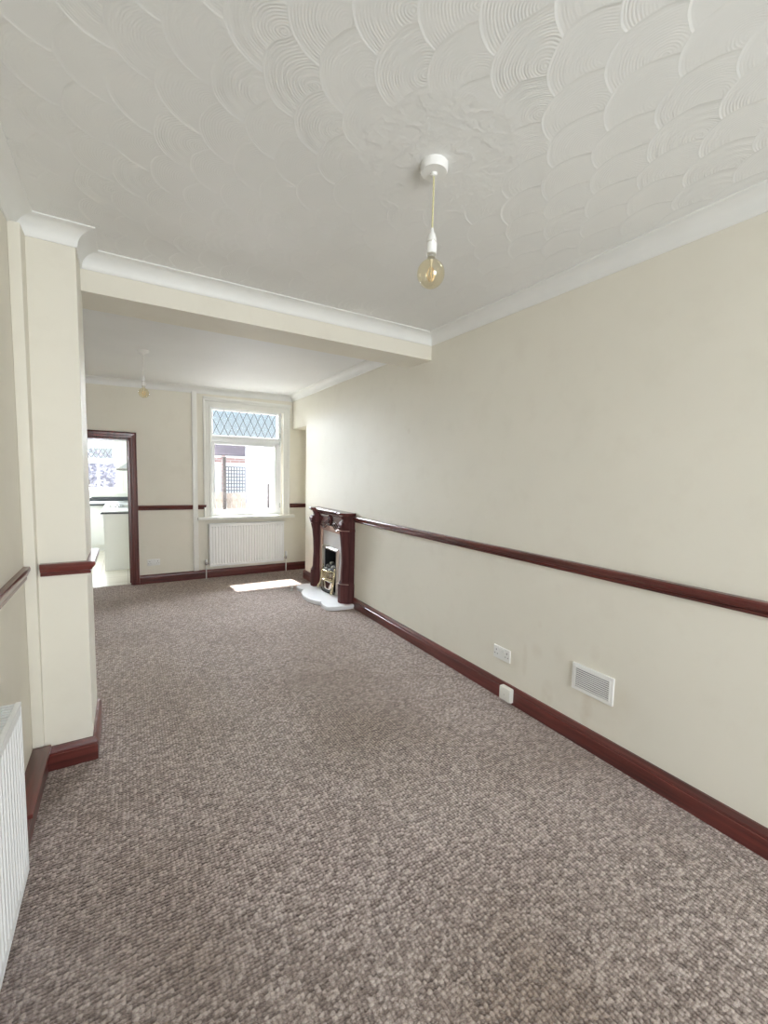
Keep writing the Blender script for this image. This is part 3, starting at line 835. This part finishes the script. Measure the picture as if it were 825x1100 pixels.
base_unit('white kitchen base cabinet under the black glass hob', XA, KX1 - .004, YA + .602, YA + 1.2, 'x')
base_unit('white kitchen base cabinet tucked in the far right kitchen corner', XA, KX1 - .004, YA + 1.202, KY1 - .004, 'x')
base_unit('white kitchen base cabinet under the kitchen window beside the corner', -.79, XA - .002, YB, KY1 - .004, 'y')
base_unit('white kitchen base cabinet under the kitchen sink', -1.39, -.792, YB, KY1 - .004, 'y')
t = thing('worktop', (XA, YA, .838), 'white L shaped kitchen worktop with black edge on the base cabinets', 'worktop')
wt = MB(); wt.prism([(KX1, YA - .03), (XA - .03, YA - .03), (XA - .03, YB - .03), (-1.5, YB - .03), (-1.5, KY1), (KX1, KY1)], lambda u, v, tt: (u, v, tt), .862, .880); wt.build('top', M['worktop'], t)
wt = MB(); wt.prism([(KX1, YA - .035), (XA - .035, YA - .035), (XA - .035, YB - .035), (-1.5, YB - .035), (-1.5, KY1), (KX1, KY1)], lambda u, v, tt: (u, v, tt), .838, .862); wt.build('edge', M['blackedge'], t)
m = MB().box(-1.5, KX1, KY1 - .02, KY1, .88, .955, .003); m.box(KX1 - .02, KX1, YA, KY1 - .02, .88, .955, .003); m.build('upstand', M['blackedge'], t, 30)
t = thing('hob', (0, 8.35, .88), 'dark glass hob set in the kitchen worktop under the extractor', 'hob')
MB().box(-.24, .27, 8.05, 8.62, .8805, .887, .002).build('glass_plate', M['hob'], t)
for (x, y) in ((-.1, 8.2), (-.1, 8.47), (.13, 8.2), (.13, 8.47)): MB().lathe([(.085, .0), (.085, .0015), (.07, .0015), (.07, 0)], (x, y, .8875), 20).build('cooking_ring', M['steel'], t)
t = thing('extractor_hood', (.1, 8.35, 1.49), 'steel extractor hood over the hob on the kitchen side wall', 'hood')
m = MB(); m.box(-.12, KX1, 8.03, 8.63, 1.475, 1.51, .003); m.build('canopy', M['steel'], t, 30)
m = MB(); m.loft([[(-.10, 8.05, 1.51), (KX1, 8.05, 1.51), (KX1, 8.61, 1.51), (-.10, 8.61, 1.51)], [(.10, 8.20, 1.66), (KX1, 8.20, 1.66), (KX1, 8.46, 1.66), (.10, 8.46, 1.66)]]); m.build('sloped_body', M['steel'], t)
MB().box(.10, KX1, 8.20, 8.46, 1.66, KH).build('chimney', M['steel'], t)
t = thing('kitchen_tap', (-.62, 9.68, .88), 'curved chrome tap standing behind the sink under the kitchen window', 'tap')
m = MB(); m.lathe([(.025, 0), (.025, .02), (.016, .03), (.014, .07)], (-.62, 9.68, .8805), 14); m.build('base', M['chrome'], t, 40)
m = MB(); m.tube([(-.62, 9.68, .94)] + [(-.62, 9.61 + .07 * math.cos(a), 1.14 + .07 * math.sin(a)) for a in [k * PI / 8 for k in range(9)]] + [(-.62, 9.54, 1.08)], .011, 10); m.build('spout', M['chrome'], t, 60)
m = MB(); m.tube([(-.605, 9.68, .93), (-.55, 9.67, .97)], .007, 8); m.build('lever', M['chrome'], t)

# ------------------------------------------------------------------ back yard
struct(MB().box(-6, 12, YO, 22, -.4, -.25), 'ground', M['yard'])
nw = MB(); nw.prism([(6.9, -.25), (11.75, -.25), (11.75, 2.26), (6.9, 2.10)], lambda u, v, tt: (tt, u, v), 2.76, 2.98)
nb = nw.build('garden_wall', M['render']); tag(nb, 'tall white rendered boundary wall seen through right half of window', 'wall')
MB().box(2.735, 2.757, 9.55, 9.60, .7, 1.25).build('downpipe_bracket', M['post'], nb)
t = thing('timber_fence', (2.2, 12.0, -.25), 'pale weathered board fence behind the back yard', 'fence')
for k in range(16):
    x = 1.05 + .128 * k
    MB().box(x, x + .118, 12.0, 12.022, -.25, .93 + random.uniform(-.03, .04)).build('board', M['fence'], t)
for z in (.1, .7): MB().box(1.05, 3.1, 12.022, 12.06, z, z + .07).build('rail', M['fence'], t)
t = thing('garden_trellis', (2.6, 11.95, .9), 'square lattice trellis panel fixed above the yard fence', 'trellis')
m = MB()
for k in range(8): m.box(2.305 + k * .072, 2.330 + k * .072, 12.066, 12.078, -.25 if k in (1, 6) else .84, 1.63)
m.build('upright_slats', M['trellis'], t)
m = MB()
for k in range(9): m.box(2.30, 2.84, 12.078, 12.090, .89 + k * .09, .917 + k * .09)
m.build('cross_slats', M['trellis'], t)
t = thing('fence_post', (2.25, 11.9, -.25), 'tall dark timber post standing beside the trellis', 'post')
MB().box(2.215, 2.285, 11.86, 11.93, -.25, 1.86, .006).build('shaft', M['post'], t)
MB().box(2.205, 2.295, 11.85, 11.94, 1.86, 1.88, .004).build('cap', M['post'], t)
# houses behind
t = thing('terraced_house', (5.5, 27, -.25), 'distant white terraced house with grey slate roof beyond the fence', 'house')
MB().box(2.6, 7.6, 26.0, 27.5, -.4, 2.43).build('wall', M['housewall'], t)
MB().box(2.6, 7.6, 25.97, 26.0, 2.02, 2.28).build('brick_band', M['brick'], t)
m = MB(); m.prism([(25.9, 2.46), (26.75, 3.08), (27.6, 2.46), (27.6, 2.42), (25.9, 2.42)], lambda u, v, tt: (tt, u, v), 2.5, 7.7); m.build('roof', M['roof'], t)
MB().box(4.75, 4.95, 25.92, 26.0, -.3, 2.42).build('downpipe', M['brick'], t)
f = MB().box(3.95, 4.35, 25.95, 26.0, 1.3, 1.95).build('window', M['upvc'], t); MB().box(3.99, 4.31, 25.94, 25.952, 1.34, 1.91).build('pane', M['hob'], f)
# shrub beyond the kitchen window
def leafy(name, label, c, r, n, mt):
    t = thing(name, (c[0], c[1], -.25), label, 'shrub')
    m = MB(); m.tube([(c[0], c[1], -.25), (c[0] + .05, c[1], c[2] * .6), (c[0], c[1], c[2])], [.04, .03, .015], 8); m.build('stem', M['post'], t)
    m = MB()
    for k in range(n):
        d = Vector((random.gauss(0, 1), random.gauss(0, 1), random.gauss(0, 1))).normalized() * r * random.uniform(.5, 1)
        p = Vector(c) + Vector((d.x * 1.3, d.y, d.z * .9)); u = Vector((random.uniform(-1, 1), random.uniform(-1, 1), random.uniform(-.4, .8))).normalized() * random.uniform(.05, .09)
        w = u.orthogonal().normalized() * u.length * .45
        m.face([p - u, p + w, p + u, p - w])
    m.build('foliage', mt, t)
leafy('garden_shrub', 'pale leafy shrub outside the kitchen window', (-.75, 12.4, 1.25), .95, 900, M['leaf'])
MB().box(-3.2, .9, 13.6, 13.8, -.25, 1.75).build('garden_wall', M['block'])
tag(bpy.data.objects['garden_wall.001'], 'low grey garden wall behind the shrub outside the kitchen window', 'wall')

# ------------------------------------------------------------------ light
world = bpy.data.worlds.new('sky'); scene.world = world; world.use_nodes = True
wn = world.node_tree; bg = wn.nodes['Background']
tcw = wn.nodes.new('ShaderNodeTexCoord'); spw = wn.nodes.new('ShaderNodeSeparateXYZ'); wn.links.new(tcw.outputs['Generated'], spw.inputs[0])
rw_ = wn.nodes.new('ShaderNodeValToRGB'); e = rw_.color_ramp.elements
e[0].position = .0; e[0].color = (.86, .95, 1, 1); e[1].position = .35; e[1].color = (.42, .74, .98, 1)
wn.links.new(spw.outputs[2], rw_.inputs[0]); wn.links.new(rw_.outputs[0], bg.inputs[0]); bg.inputs[1].default_value = .95

def sun(name, d, energy, angle, col):
    l = bpy.data.lights.new(name, 'SUN'); l.energy = energy; l.angle = math.radians(angle); l.color = col
    o = bpy.data.objects.new(name, l); COL.objects.link(o); o.rotation_euler = Vector(d).to_track_quat('-Z', 'Y').to_euler(); o.location = (0, 9, 6); return o
sun('sun', (.08, -1, -1.78), 45, .6, (1, .97, .92))
sun('back_fill_sun', (-.30, -1, -.30), 84.0, 74, (.86, .93, 1))  # added broad sun that brightens the rear room on top of the sky
def area(name, loc, d, sx, sy, power, col, spread=180):
    l = bpy.data.lights.new(name, 'AREA'); l.shape = 'RECTANGLE'; l.size = sx; l.size_y = sy; l.energy = power; l.color = col
    o = bpy.data.objects.new(name, l); COL.objects.link(o); o.location = loc; o.rotation_euler = Vector(d).to_track_quat('-Z', 'Y').to_euler(); l.spread = math.radians(spread); return o
area('front_window_daylight', (.925, YF - .05, 1.375), (0, 1, 0), 1.8, 1.8, 55, (.94, .975, 1), 120)
area('kitchen_side_fill', (KX0 - .02, 8.35, 1.52), (1, 0, 0), 1.8, 1.2, 32, (.92, .97, 1))  # added lamp in the unseen side opening, brightens the kitchen

# ------------------------------------------------------------------ camera
f, yaw, pit, rol = 458.2031, .5456, -.0858, .0239
F0 = Vector((math.sin(yaw), math.cos(yaw), 0)); R0 = Vector((math.cos(yaw), -math.sin(yaw), 0)); U0 = Vector((0, 0, 1))
F = F0 * math.cos(pit) + U0 * math.sin(pit); U = U0 * math.cos(pit) - F0 * math.sin(pit)
R2 = R0 * math.cos(rol) + U * math.sin(rol); U2 = U * math.cos(rol) - R0 * math.sin(rol)
cam = bpy.data.cameras.new('camera'); cam.sensor_fit = 'VERTICAL'; cam.sensor_height = 24; cam.lens = 24 * f / 1100
cam.clip_start = .02
co = bpy.data.objects.new('camera', cam); COL.objects.link(co)
co.matrix_world = Matrix(((R2.x, U2.x, -F.x, 0), (R2.y, U2.y, -F.y, 0), (R2.z, U2.z, -F.z, 1.5), (0, 0, 0, 1)))
scene.camera = co
scene.view_settings.view_transform = 'Standard'; scene.view_settings.look = 'None'
scene.view_settings.exposure = 0; scene.view_settings.gamma = 1; scene.view_settings.use_curve_mapping = False
c = scene.cycles
c.max_bounces = 12; c.diffuse_bounces = 7; c.transparent_max_bounces = 16; c.sample_clamp_indirect = 8
